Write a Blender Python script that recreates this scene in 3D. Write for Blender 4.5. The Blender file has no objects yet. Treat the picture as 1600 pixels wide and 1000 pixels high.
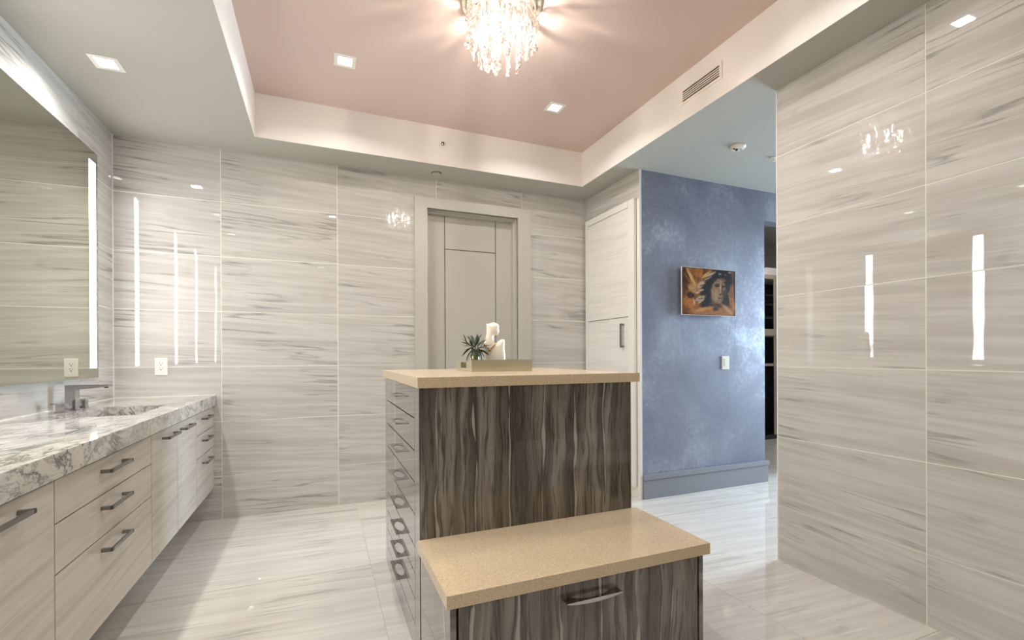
import bpy, bmesh, math, random
import numpy as np
from mathutils import Vector, Matrix
PI = math.pi
random.seed(7)
scn = bpy.context.scene
col = scn.collection

# ------------------------------------------------------------------ camera
F_PX, YAW, PITCH, ROLL, SY, CAM_H = 728.1, 0.3885, -0.002, -0.0046, 56.97, 1.165
cd = bpy.data.cameras.new('camera')
cam = bpy.data.objects.new('camera', cd)
col.objects.link(cam)
cd.sensor_width = 36.0
cd.lens = F_PX * 36 / 1600
cd.shift_y = SY / 1600
cd.clip_start = 0.02
Fv = Vector((math.sin(YAW) * math.cos(PITCH), math.cos(YAW) * math.cos(PITCH), math.sin(PITCH)))
R0 = Vector((math.cos(YAW), -math.sin(YAW), 0))
U0 = R0.cross(Fv)
Rv = math.cos(ROLL) * R0 + math.sin(ROLL) * U0
Uv = -math.sin(ROLL) * R0 + math.cos(ROLL) * U0
cam.matrix_world = Matrix(((Rv.x, Uv.x, -Fv.x, 0), (Rv.y, Uv.y, -Fv.y, 0), (Rv.z, Uv.z, -Fv.z, CAM_H), (0, 0, 0, 1)))
scn.camera = cam

# ------------------------------------------------------------------ view and world
scn.view_settings.view_transform = 'Standard'
scn.view_settings.look = 'None'
scn.view_settings.gamma = 1.0
scn.view_settings.use_curve_mapping = False
scn.view_settings.exposure = 0.0
w = bpy.data.worlds.new('sky'); scn.world = w
w.use_nodes = True
w.node_tree.nodes['Background'].inputs[0].default_value = (0.55, 0.72, 1.0, 1)
w.node_tree.nodes['Background'].inputs[1].default_value = 1.0
scn.cycles.max_bounces = 16
scn.cycles.diffuse_bounces = 5
scn.cycles.glossy_bounces = 14
scn.cycles.transmission_bounces = 8
scn.cycles.transparent_max_bounces = 80
scn.cycles.sample_clamp_indirect = 12.0
scn.cycles.caustics_reflective = False
scn.cycles.caustics_refractive = False
scn.cycles.blur_glossy = 0.0
scn.cycles.use_denoising = True

# ------------------------------------------------------------------ light levels
DOWN_W = 7.6        # each recessed downlight
CHAND_W = 4.2       # each chandelier bulb
HALL_W = 175.0       # daylight at the hall window
STRIP_E = 20.0       # mirror light strips
BACK_E = 5.0        # mirror backlight

H, HT = 2.658, 2.957
D, XL, XR, XC, YB = 3.890, -1.286, 2.390, 2.371, 3.079
YE = 1.87                       # free end of the right wall
REAR = -2.6

def area_light(name, loc, rot, sx, sy, power, color, spread=PI, parent=None):
    l = bpy.data.lights.new(name, 'AREA'); l.shape = 'RECTANGLE'; l.size = sx; l.size_y = sy
    l.energy = power; l.color = color; l.spread = spread
    o = bpy.data.objects.new(name, l); o.location = loc; o.rotation_euler = rot
    col.objects.link(o)
    if parent: o.parent = parent
    return o
# daylight entering through the hall window (window wall at x = 6.2)
area_light('hall_daylight', (6.45, 2.40, 1.45), (0, PI / 2 - .13, 0), 2.2, 1.25, HALL_W, (0.66, 0.77, 1.0), math.radians(95))

# ------------------------------------------------------------------ materials
def srgb(r, g, b):
    f = lambda c: (c / 255 / 12.92) if c / 255 <= 0.04045 else ((c / 255 + 0.055) / 1.055) ** 2.4
    return (f(r), f(g), f(b), 1)

class NT:
    def __init__(s, name):
        s.m = bpy.data.materials.new(name); s.m.use_nodes = True
        s.t = s.m.node_tree; s.b = s.t.nodes['Principled BSDF']
    def n(s, typ, **kw):
        nd = s.t.nodes.new(typ)
        for k, v in kw.items():
            if k.startswith('i_'):
                nd.inputs[k[2:].replace('_', ' ')].default_value = v
            else: setattr(nd, k, v)
        return nd
    def l(s, a, b): s.t.links.new(a, b)
    def math(s, op, a, b=None, c=None):
        nd = s.t.nodes.new('ShaderNodeMath'); nd.operation = op
        for i, v in enumerate((a, b, c)):
            if v is None: continue
            if isinstance(v, (int, float)): nd.inputs[i].default_value = v
            else: s.l(v, nd.inputs[i])
        return nd.outputs[0]
    def ramp(s, fac, stops, interp='LINEAR'):
        nd = s.t.nodes.new('ShaderNodeValToRGB'); cr = nd.color_ramp; cr.interpolation = interp
        while len(cr.elements) < len(stops): cr.elements.new(0.5)
        for e, (p, c) in zip(cr.elements, stops): e.position = p; e.color = c
        s.l(fac, nd.inputs[0]); return nd.outputs[0]
    def mix(s, fac, a, b, mode='MIX'):
        nd = s.t.nodes.new('ShaderNodeMix'); nd.data_type = 'RGBA'; nd.blend_type = mode
        for inp, v in ((nd.inputs[0], fac), (nd.inputs[6], a), (nd.inputs[7], b)):
            if isinstance(v, (int, float, tuple)): inp.default_value = v
            else: s.l(v, inp)
        return nd.outputs[2]
    def noise(s, vec, scale, detail=4, rough=0.55, dist=0.0):
        nd = s.n('ShaderNodeTexNoise'); nd.inputs['Scale'].default_value = scale
        nd.inputs['Detail'].default_value = detail; nd.inputs['Roughness'].default_value = rough
        nd.inputs['Distortion'].default_value = dist
        s.l(vec, nd.inputs['Vector']); return nd.outputs[0]
    def coords(s, scale=(1, 1, 1), rot=(0, 0, 0), rnd=0.0):
        tc = s.n('ShaderNodeTexCoord'); v = tc.outputs['Object']
        if rnd:
            oi = s.n('ShaderNodeObjectInfo'); ml = s.math('MULTIPLY', oi.outputs['Random'], rnd)
            ad = s.n('ShaderNodeVectorMath', operation='ADD'); s.l(v, ad.inputs[0]); s.l(ml, ad.inputs[1]); v = ad.outputs[0]
        mp = s.n('ShaderNodeMapping'); mp.inputs['Scale'].default_value = scale; mp.inputs['Rotation'].default_value = rot
        s.l(v, mp.inputs['Vector']); return mp.outputs[0]
    def bump(s, h, strength, dist=0.01):
        nd = s.n('ShaderNodeBump'); nd.inputs['Strength'].default_value = strength; nd.inputs['Distance'].default_value = dist
        s.l(h, nd.inputs['Height']); s.l(nd.outputs[0], s.b.inputs['Normal'])
    def set(s, **kw):
        for k, v in kw.items():
            inp = s.b.inputs[k.replace('_', ' ')]
            if isinstance(v, (int, float, tuple)): inp.default_value = v
            else: s.l(v, inp)
        return s

def plain(name, c, rough=0.5, metal=0.0, **kw):
    t = NT(name); t.set(Base_Color=c, Roughness=rough, Metallic=metal, **kw); return t.m

def marble(name, light, mid, dark, floor=False):
    """pale striated marble; veins run along local x"""
    t = NT(name)
    sc = (0.34, 6.5, 1.0) if floor else (0.36, 1.0, 7.5)
    rot = (0, 0, math.radians(4)) if floor else (0, math.radians(-3), 0)
    v = t.coords((1, 1, 1), rot, rnd=37.0)
    mp = t.n('ShaderNodeMapping'); mp.inputs['Scale'].default_value = sc; t.l(v, mp.inputs['Vector']); v2 = mp.outputs[0]
    broad = t.noise(v2, 1.6, 5, 0.6, 0.2)
    c = t.ramp(broad, [(0.32, mid), (0.50, light), (0.66, mid)])
    fine = t.noise(v2, 4.5, 6, 0.62, 0.25)
    c = t.mix(t.ramp(fine, [(0.46, (0, 0, 0, 1)), (0.66, (.9, .9, .9, 1))]), c, mid)
    # thin dark veins: ridge of a stretched noise, broken up by a mask
    ridge = t.noise(v2, 2.0, 4, 0.5, 0.35)
    r = t.math('ABSOLUTE', t.math('SUBTRACT', ridge, 0.5))
    r = t.math('SUBTRACT', 1.0, t.math('MULTIPLY', r, 32.0)); r = t.math('MAXIMUM', r, 0.0)
    mask = t.noise(v, 2.3, 3, 0.5)
    mk = t.ramp(mask, [(0.47, (0, 0, 0, 1)), (0.60, (1, 1, 1, 1))])
    f = t.math('MULTIPLY', t.math('MULTIPLY', r, mk), 0.6)
    c = t.mix(f if not floor else t.math('MULTIPLY', f, 0.7), c, dark)
    wave = t.noise(v, 5.0, 1, 0.4)
    t.bump(wave, 0.018, 0.02)
    t.set(Base_Color=c, Roughness=0.018, IOR=1.55)
    return t.m

def stone(name):
    t = NT(name)
    v = t.coords((1, 1, 1), (0, 0, math.radians(12)))
    mp = t.n('ShaderNodeMapping'); mp.inputs['Scale'].default_value = (2.4, 0.75, 1.5); t.l(v, mp.inputs['Vector'])
    swirl = t.noise(mp.outputs[0], 2.6, 7, 0.62, 2.2)
    r = t.math('ABSOLUTE', t.math('SUBTRACT', swirl, 0.5)); r = t.math('MAXIMUM', t.math('SUBTRACT', 1.0, t.math('MULTIPLY', r, 24.0)), 0.0)
    mk = t.ramp(t.noise(v, 4.0, 3, 0.5), [(0.40, (.12, .12, .12, 1)), (0.64, (1, 1, 1, 1))])
    s2 = t.noise(mp.outputs[0], 7.0, 6, 0.6, 1.6)
    r2 = t.math('MAXIMUM', t.math('SUBTRACT', 1.0, t.math('MULTIPLY', t.math('ABSOLUTE', t.math('SUBTRACT', s2, 0.53)), 30.0)), 0.0)
    base = t.ramp(t.noise(mp.outputs[0], 3.2, 5, 0.6, 1.0), [(0.3, srgb(160, 156, 149)), (0.5, srgb(208, 204, 197)), (0.75, srgb(180, 175, 168))])
    c = t.mix(t.math('MULTIPLY', r2, 0.7), base, srgb(128, 122, 114))
    c = t.mix(t.math('MULTIPLY', t.math('MULTIPLY', r, mk), 0.9), c, srgb(70, 66, 62))
    t.set(Base_Color=c, Roughness=0.07, IOR=1.5)
    return t.m

def pale_wood(name, a, b, axis='y', rough=0.3):
    t = NT(name)
    sc = {'y': (1, 0.28, 11), 'z': (9, 9, 0.5), 'x': (0.5, 1, 9)}[axis]
    rot = {'y': (math.radians(-2.5), 0, 0), 'z': (0, 0, 0), 'x': (0, 0, 0)}[axis]
    v = t.coords((1, 1, 1), rot, rnd=11.0)
    mp = t.n('ShaderNodeMapping'); mp.inputs['Scale'].default_value = sc; t.l(v, mp.inputs['Vector'])
    g = t.noise(mp.outputs[0], 2.0, 6, 0.6, 0.1); g2 = t.noise(mp.outputs[0], 16, 3, 0.6, 0.1)
    c = t.ramp(g, [(0.3, b), (0.52, a), (0.72, b)])
    c = t.mix(t.ramp(g2, [(0.48, (0, 0, 0, 1)), (0.8, (.7, .7, .7, 1))]), c, b)
    t.bump(g2, 0.05, 0.002)
    t.set(Base_Color=c, Roughness=rough)
    return t.m

def zebra(name, ax):
    """dark figured veneer under high gloss; stripes run up, pale lines repeat with the veneer leaves"""
    t = NT(name)
    tc = t.n('ShaderNodeTexCoord'); sp = t.n('ShaderNodeSeparateXYZ'); t.l(tc.outputs['Object'], sp.inputs[0])
    x, z = sp.outputs[ax], sp.outputs[2]
    if ax == 0:   # same figure whether the mesh is local or not: repeat per veneer leaf
        pass
    cb = t.n('ShaderNodeCombineXYZ'); t.l(t.math('MULTIPLY', z, 1.7), cb.inputs[2]); t.l(t.math('MULTIPLY', x, 7.0), cb.inputs[0])
    wob = t.math('SUBTRACT', t.noise(cb.outputs[0], 2.4, 1, 0.4), 0.5)
    xs = t.math('ADD', x, t.math('MULTIPLY', wob, 0.045))
    cb2 = t.n('ShaderNodeCombineXYZ'); t.l(xs, cb2.inputs[0]); t.l(t.math('MULTIPLY', z, 0.05), cb2.inputs[2])
    b1 = t.noise(cb2.outputs[0], 10.0, 2, 0.5); b2 = t.noise(cb2.outputs[0], 82.0, 3, 0.6); b3 = t.noise(cb2.outputs[0], 300.0, 2, 0.6)
    c = t.ramp(b1, [(0.34, srgb(66, 59, 52)), (0.47, srgb(98, 90, 82)), (0.56, srgb(136, 128, 119)), (0.66, srgb(76, 68, 61))])
    c = t.mix(t.ramp(b2, [(0.50, (0, 0, 0, 1)), (0.60, (.8, .8, .8, 1))]), c, srgb(48, 42, 37))
    c = t.mix(t.ramp(b3, [(0.50, (0, 0, 0, 1)), (0.8, (.35, .35, .35, 1))]), c, srgb(146, 138, 130))
    m = t.math('PINGPONG', t.math('ADD', t.math('SUBTRACT', x, 0.036 if ax == 0 else 0.0), t.math('MULTIPLY', wob, 0.05)), 0.074)
    wv = t.math('MAXIMUM', t.math('SUBTRACT', t.noise(cb.outputs[0], 4.0, 1, 0.4), 0.36), 0.0005)
    s = t.math('SUBTRACT', 1.0, t.math('DIVIDE', m, t.math('MULTIPLY', wv, 0.022))); s = t.math('MINIMUM', t.math('MAXIMUM', s, 0.0), 0.30)
    c = t.mix(t.math('MULTIPLY', s, 2.6), c, srgb(176, 167, 156))
    t.set(Base_Color=c, Roughness=0.2, Coat_Weight=1.0, Coat_Roughness=0.015, Coat_IOR=1.5, Specular_IOR_Level=0.15)
    return t.m

def quartz(name):
    t = NT(name); v = t.coords()
    g = t.noise(v, 420, 2, 0.7); c = t.ramp(g, [(0.34, srgb(176, 152, 120)), (0.5, srgb(203, 182, 150)), (0.66, srgb(224, 206, 178))])
    t.set(Base_Color=c, Roughness=0.22); return t.m

def wallpaper(name):
    t = NT(name); v = t.coords((1, 1, 1))
    patch = t.noise(v, 1.9, 5, 0.6, 0.4); fine = t.noise(v, 26, 5, 0.75)
    f = t.math('ADD', t.math('MULTIPLY', patch, 0.6), t.math('MULTIPLY', fine, 0.4))
    c = t.ramp(f, [(0.36, srgb(118, 121, 138)), (0.50, srgb(134, 137, 154)), (0.68, srgb(186, 190, 201))])
    mt = t.ramp(f, [(0.48, (.1, .1, .1, 1)), (0.62, (.75, .75, .75, 1))])
    ro = t.ramp(fine, [(0.3, (.5, .5, .5, 1)), (0.7, (.34, .34, .34, 1))])
    t.bump(fine, 0.12, 0.004)
    # vertical drop seams
    sp = t.n('ShaderNodeSeparateXYZ'); t.l(v, sp.inputs[0])
    m = t.math('PINGPONG', t.math('SUBTRACT', sp.outputs[0], 2.87), 0.265)
    sm = t.math('LESS_THAN', m, 0.0025)
    c = t.mix(t.math('MULTIPLY', sm, 0.5), c, srgb(98, 108, 128))
    t.set(Base_Color=c, Metallic=mt, Roughness=ro); return t.m

def emis(name, c, e):
    t = NT(name); t.set(Base_Color=(0, 0, 0, 1), Emission_Color=c, Emission_Strength=e); return t.m

def glass(name, tint=(1, 1, 1, 1), through=0.6, rough=0.02):
    t = NT(name)
    tr = t.n('ShaderNodeBsdfTransparent'); tr.inputs[0].default_value = tint
    gl = t.n('ShaderNodeBsdfGlossy'); gl.inputs['Roughness'].default_value = rough; gl.inputs[0].default_value = (1, 1, 1, 1)
    lw = t.n('ShaderNodeLayerWeight'); lw.inputs[0].default_value = 0.35
    f = t.math('ADD', t.math('MULTIPLY', lw.outputs['Fresnel'], 0.8), 1 - through)
    mx = t.n('ShaderNodeMixShader'); t.l(f, mx.inputs[0]); t.l(tr.outputs[0], mx.inputs[1]); t.l(gl.outputs[0], mx.inputs[2])
    t.l(mx.outputs[0], t.t.nodes['Material Output'].inputs[0]); return t.m

M = {}
M['tile'] = marble('wall_marble', srgb(209, 205, 199), srgb(189, 184, 177), srgb(112, 107, 102))
M['floor'] = marble('floor_marble', srgb(222, 218, 211), srgb(206, 201, 194), srgb(138, 132, 126), floor=True)
M['grout'] = plain('grout', srgb(240, 236, 226), 0.5)
M['floor_grout'] = plain('floor_grout', srgb(190, 182, 168), 0.6)
M['ceiling'] = plain('ceiling_paint', srgb(182, 180, 171), 0.8)
M['tray'] = plain('tray_paint', srgb(212, 190, 180), 0.45)
M['tray_side'] = plain('tray_side_paint', srgb(236, 229, 221), 0.55)
M['wood'] = pale_wood('vanity_wood', srgb(200, 193, 183), srgb(178, 170, 159), 'y', 0.25)
M['closet'] = pale_wood('closet_wood', srgb(240, 237, 232), srgb(224, 220, 214), 'y', 0.35)
M['casing_light'] = plain('closet_casing_paint', srgb(238, 235, 229), 0.4)
M['stone'] = stone('vanity_stone')
M['zx'] = zebra('zebra_veneer_front', 0)
M['zy'] = zebra('zebra_veneer_side', 1)
M['dark_edge'] = plain('dark_edge', srgb(70, 62, 56), 0.25)
M['gap'] = plain('gap_black', srgb(18, 15, 13), 0.5)
M['quartz'] = quartz('beige_quartz')
M['paper'] = wallpaper('blue_wallpaper')
M['base'] = plain('blue_baseboard_paint', srgb(138, 140, 148), 0.4)
M['door'] = plain('door_paint', srgb(192, 187, 178), 0.35)
M['groove'] = plain('door_groove', srgb(96, 90, 84), 0.5)
M['chrome'] = plain('chrome', (0.82, 0.82, 0.82, 1), 0.06, 1.0)
M['steel'] = plain('dark_nickel', (0.27, 0.26, 0.245, 1), 0.22, 1.0)
M['faucet'] = plain('faucet_chrome', (0.42, 0.42, 0.43, 1), 0.10, 1.0)
M['pull'] = plain('pull_chrome', (0.42, 0.42, 0.42, 1), 0.05, 1.0)
M['mirror'] = plain('mirror_silver', (0.53, 0.53, 0.46, 1), 0.0, 1.0)
M['glass_edge'] = plain('mirror_glass_edge', srgb(170, 200, 190), 0.1)
M['white'] = plain('white_plastic', srgb(236, 232, 224), 0.3)
M['slot'] = plain('socket_slot', srgb(60, 54, 48), 0.6)
M['strip'] = emis('light_strip', (1, 0.99, 0.95, 1), STRIP_E)
M['backlight'] = emis('backlight_strip', (0.86, 0.90, 1.0, 1), BACK_E)
M['backlight_low'] = emis('backlight_strip_low', (0.78, 0.86, 1.0, 1), BACK_E * .05)
M['pane'] = emis('downlight_pane', (1, 0.97, 0.92, 1), 9.0)
M['bulb'] = emis('chandelier_bulb', (1, 0.94, 0.85, 1), 48.0)
M['crystal'] = glass('crystal_glass', (0.95, 0.91, 0.88, 1), 0.62, 0.04)
M['glass'] = glass('clear_glass', (0.93, 0.97, 0.93, 1), 0.9, 0.01)
M['water'] = plain('yellow_green_water', srgb(150, 150, 50), 0.1)
M['leaf'] = plain('leaf_green', srgb(44, 62, 34), 0.45)
M['stem'] = plain('stem_green', srgb(84, 100, 52), 0.45)
M['ceramic'] = plain('ivory_ceramic', srgb(240, 232, 216), 0.25)
M['gold'] = plain('gold', srgb(196, 142, 72), 0.25, 1.0)
M['tray_silver'] = plain('champagne_mirror', srgb(214, 208, 184), 0.16, 0.8)
M['wall_paint'] = plain('wall_paint', srgb(204, 198, 188), 0.7)
M['closet_dark'] = plain('cabinet_black', srgb(22, 19, 17), 0.3)
M['closet_trim'] = plain('cabinet_taupe', srgb(176, 164, 146), 0.5)
M['vent'] = plain('vent_white', srgb(238, 228, 214), 0.5)
M['vent_dark'] = plain('vent_dark', srgb(60, 58, 56), 0.7)

# ------------------------------------------------------------------ mesh helpers
class MB:
    def __init__(s): s.bm = bmesh.new()
    def box(s, x0, x1, y0, y1, z0, z1):
        vs = [s.bm.verts.new((x, y, z)) for x in (x0, x1) for y in (y0, y1) for z in (z0, z1)]
        for f in ((0, 1, 3, 2), (4, 6, 7, 5), (0, 4, 5, 1), (2, 3, 7, 6), (0, 2, 6, 4), (1, 5, 7, 3)):
            s.bm.faces.new([vs[i] for i in f])
        return s
    def prism(s, pts, a0, a1, axis):
        """extrude a polygon of (u,v) along axis ('x','y','z')"""
        def P(u, v, a): return {'x': (a, u, v), 'y': (u, a, v), 'z': (u, v, a)}[axis]
        A = [s.bm.verts.new(P(u, v, a0)) for u, v in pts]; B = [s.bm.verts.new(P(u, v, a1)) for u, v in pts]
        s.bm.faces.new(A); s.bm.faces.new(B[::-1])
        n = len(pts)
        for i in range(n): s.bm.faces.new((A[i], B[i], B[(i + 1) % n], A[(i + 1) % n]))
        return s
    def lathe(s, prof, seg=24, c=(0, 0, 0), axis='z', cap=True):
        rings = []
        for r, h in prof:
            ring = []
            for k in range(seg):
                a = 2 * PI * k / seg; p = (r * math.cos(a), r * math.sin(a), h)
                if axis == 'x': p = (p[2], p[0], p[1])
                if axis == 'y': p = (p[0], p[2], p[1])
                ring.append(s.bm.verts.new((p[0] + c[0], p[1] + c[1], p[2] + c[2])))
            rings.append(ring)
        for a, b in zip(rings, rings[1:]):
            for k in range(seg): s.bm.faces.new((a[k], a[(k + 1) % seg], b[(k + 1) % seg], b[k]))
        if cap: s.bm.faces.new(rings[0]); s.bm.faces.new(rings[-1][::-1])
        return s
    def sections(s, secs, closed_loop=True, cap=True):
        rings = [[s.bm.verts.new(p) for p in sec] for sec in secs]
        n = len(rings[0])
        for a, b in zip(rings, rings[1:]):
            for k in range(n): s.bm.faces.new((a[k], a[(k + 1) % n], b[(k + 1) % n], b[k]))
        if cap: s.bm.faces.new(rings[0]); s.bm.faces.new(rings[-1][::-1])
        return s
    def tube(s, pts, rad, seg=8):
        pts = [Vector(p) for p in pts]; secs = []
        for i, p in enumerate(pts):
            d = (pts[min(i + 1, len(pts) - 1)] - pts[max(i - 1, 0)]).normalized()
            up = Vector((0, 0, 1)) if abs(d.z) < 0.9 else Vector((1, 0, 0))
            a = d.cross(up).normalized(); b = d.cross(a)
            r = rad[i] if isinstance(rad, (list, tuple)) else rad
            secs.append([p + a * r * math.cos(2 * PI * k / seg) + b * r * math.sin(2 * PI * k / seg) for k in range(seg)])
        return s.sections(secs)
    def mesh(s, name, mat, bevel=0.0, smooth=False, seg=2):
        if bevel:
            es = [e for e in s.bm.edges if len(e.link_faces) == 2 and e.calc_face_angle(0) > 0.5]
            bmesh.ops.bevel(s.bm, geom=es, offset=bevel, segments=seg, affect='EDGES', profile=0.5)
        bmesh.ops.recalc_face_normals(s.bm, faces=s.bm.faces)
        me = bpy.data.meshes.new(name); s.bm.to_mesh(me); s.bm.free(); me.materials.append(mat)
        if smooth: me.polygons.foreach_set('use_smooth', [True] * len(me.polygons)); 
        return me
    def build(s, name, mat, parent=None, bevel=0.0, smooth=False, loc=(0, 0, 0), rot=(0, 0, 0), seg=2):
        return link(name, s.mesh(name, mat, bevel, smooth, seg), parent, loc, rot)

def link(name, me, parent=None, loc=(0, 0, 0), rot=(0, 0, 0)):
    o = bpy.data.objects.new(name, me); col.objects.link(o)
    o.location = loc; o.rotation_euler = rot
    if parent: o.parent = parent
    return o
def box(name, mat, x0, x1, y0, y1, z0, z1, parent=None, bevel=0.0):
    """box mesh with its origin at its own centre"""
    c = ((x0 + x1) / 2, (y0 + y1) / 2, (z0 + z1) / 2)
    hx, hy, hz = (x1 - x0) / 2, (y1 - y0) / 2, (z1 - z0) / 2
    return MB().box(-hx, hx, -hy, hy, -hz, hz).build(name, mat, parent, bevel, loc=c)
def struct(o): o['kind'] = 'structure'; return o
def tag(o, label, cat, group=None):
    o['label'] = label; o['category'] = cat
    if group: o['group'] = group
    return o
def thing(name, loc, label, cat, group=None, rz=0):
    o = bpy.data.objects.new(name, None); col.objects.link(o); o.location = loc; o.rotation_euler = (0, 0, rz)
    o.empty_display_size = 0.05
    return tag(o, label, cat, group)
def dup(root, loc, label, group=None):
    r = root.copy(); col.objects.link(r); r.location = loc; r['label'] = label
    if group: r['group'] = group
    for ch in list(root.children):
        c = ch.copy(); col.objects.link(c); c.parent = r
        for g in ch.children:
            e = g.copy(); col.objects.link(e); e.parent = c
    return r

# ------------------------------------------------------------------ tiled walls
TT = 0.0022; GAP = 0.0046
tile_cache = {}
def tile_mesh(w, h, mat, floor=False):
    k = (round(w, 3), round(h, 3), mat.name)
    if k not in tile_cache:
        b = MB()
        if floor: b.box(-w / 2, w / 2, -h / 2, h / 2, -.004, 0)
        else: b.box(-w / 2, w / 2, 0, TT, -h / 2, h / 2)     # front face at local y = 0
        tile_cache[k] = b.mesh('tile', mat)
    return tile_cache[k]
ZS = [0.0, 0.308, 0.700, 1.096, 1.490, 1.885, 2.279, H]
def tile_wall(parent, place, rz, us, ue, seams, holes=(), zs=ZS):
    """place(u, z) -> point of the finished surface; u runs along the wall"""
    cuts = sorted([us, ue] + [s for s in seams if us + 0.02 < s < ue - 0.02])
    for a, b in zip(cuts, cuts[1:]):
        for z0, z1 in zip(zs, zs[1:]):
            u0, u1, v0, v1 = a + GAP / 2, b - GAP / 2, z0 + GAP / 2, z1 - GAP / 2
            poly = None; skip = False
            for (h0, h1, hz0, hz1) in holes:
                if u1 <= h0 or u0 >= h1 or v1 <= hz0 or v0 >= hz1: continue
                if h0 <= u0 and h1 >= u1 and hz1 >= v1: skip = True
                elif h0 <= u0 and h1 >= u1: v0 = hz1
                elif hz1 >= v1:
                    if h0 > u0: u1 = h0
                    else: u0 = h1
                else:
                    poly = ([(u0, v0), (h0, v0), (h0, hz1), (u1, hz1), (u1, v1), (u0, v1)] if h0 > u0
                            else [(h1, v0), (u1, v0), (u1, v1), (u0, v1), (u0, hz1), (h1, hz1)])
            if skip or u1 - u0 < 0.02: continue
            cu, cz = (u0 + u1) / 2, (v0 + v1) / 2
            if poly: me = MB().prism([(p - cu, q - cz) for p, q in poly], 0, TT, 'y').mesh('tile', M['tile'])
            else: me = tile_mesh(u1 - u0, v1 - v0, M['tile'])
            link('tile', me, parent, place(cu, cz), (random.uniform(-1, 1) * 0.0010, 0, rz + random.uniform(-1, 1) * 0.0010))

# floor
fl = struct(box('floor', M['floor_grout'], XL - 0.2, 7.4, REAR - 0.2, 6.8, -0.15, -0.0015))
fx = [0.25 + 1.575 * k for k in range(-1, 5)]
fy = [2.707 + 0.787 * k for k in range(-7, 5)]
for a, b in zip([XL] + fx[1:], fx[1:] + [7.2]):
    for c, d in zip([REAR] + fy[1:], fy[1:] + [6.7]):
        if b - a < 0.05 or d - c < 0.05: continue
        g = 0.0025
        me = tile_mesh(b - a - g, d - c - g, M['floor'], True)
        link('tile', me, fl, ((a + b) / 2 - fl.location.x, (c + d) / 2 - fl.location.y, -fl.location.z), (random.uniform(-1, 1) * 0.0006, 0, 0))

def wall(name, mat, *b):
    """wall built in world coordinates with its origin at the world origin"""
    return struct(MB().box(*b).build(name, mat))
# back wall, with the door opening
DX0, DX1, DZ = 0.826, 1.650, 2.405
wb = struct(MB().box(XL - 0.2, DX0, D + .0012, D + 0.2, 0, H + .3).box(DX1, XC + 0.3, D + .0012, D + 0.2, 0, H + .3).box(DX0, DX1, D + .0012, D + 0.2, DZ, H + .3).build('wall_back', M['grout']))
tile_wall(wb, lambda u, z: (u, D, z), 0, XL, XC + .005, [-.663, .121, .906, 1.694], [(0.78, 1.74, -1, 2.44)])
wl = wall('wall_left', M['grout'], XL - 0.2, XL - .0012, REAR - .2, D + 0.1, 0, H + .3)
tile_wall(wl, lambda u, z: (XL, -u, z), -PI / 2 + PI, -D, -REAR, [-3.42 + .787 * k for k in range(9)])
wr = wall('wall_right', M['grout'], XR + .0012, XR + 0.16, REAR - .2, YE - .001, 0, H)
tile_wall(wr, lambda u, z: (XR, -u, z), -PI / 2, -YE, -REAR, [-1.172 + .787 * k for k in range(6)])
t1 = struct(box('trim_1', M['casing_light'], XR - 0.001, XR + 0.004, YE, YE + 0.006, 0, H))
wc = wall('wall_closet', M['grout'], XC + .0012, XR + .001, YB + .001, D + .05, 0, H)
tile_wall(wc, lambda u, z: (XC, -u, z), -PI / 2, -D, -YB - .002, [], [(-3.86, -3.112, 0.09, 2.43)])
for _o in list(wc.children): pass
t2 = struct(box('trim_2', M['casing_light'], XC - .001, XR - .001, YB - .005, YB - .0005, 0, H))
struct(box('trim_3', M['grout'], XL, XL + .0045, D - .0045, D, 0, H))
wh = struct(MB().box(XR, 3.765, YB, YB + .12, 0, H).box(3.765, 4.75, YB, YB + .12, 2.39, H).box(4.75, 6.3, YB, YB + .12, 0, H).build('wall_hall', M['paper']))
wrear = wall('wall_rear', M['wall_paint'], XL - .2, 6.3, REAR - .2, REAR, 0, H + .3)
# window wall at the end of the hall
WX = 6.2
ww = struct(MB().box(WX, WX + .12, REAR, 1.50, 0, H).box(WX, WX + .12, 3.04, YB + .12, 0, H).box(WX, WX + .12, 1.50, 3.04, 0, 0.12).box(WX, WX + .12, 1.50, 3.04, 2.42, H).build('wall_window', M['wall_paint']))
win = struct(MB().box(WX + .03, WX + .08, 1.50, 1.55, .12, 2.42).box(WX + .03, WX + .08, 2.99, 3.04, .12, 2.42).box(WX + .03, WX + .08, 1.5, 3.04, .12, .17).box(WX + .03, WX + .08, 1.5, 3.04, 2.37, 2.42).box(WX + .03, WX + .08, 2.25, 2.29, .12, 2.42).build('window_1', M['white']))
box('pane', M['glass'], WX + .053, WX + .057, 1.55, 2.25, .17, 2.37, win)
box('pane', M['glass'], WX + .053, WX + .057, 2.29, 2.99, .17, 2.37, win)

# closet room beyond the hall opening
struct(MB().box(3.3, 3.42, YB + .12, 6.6, 0, 3.0).box(3.3, 7.2, 6.5, 6.62, 0, 3.0).box(7.1, 7.22, YB + .12, 6.5, 0, 3.0).build('wall_dressing', M['wall_paint']))

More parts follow.
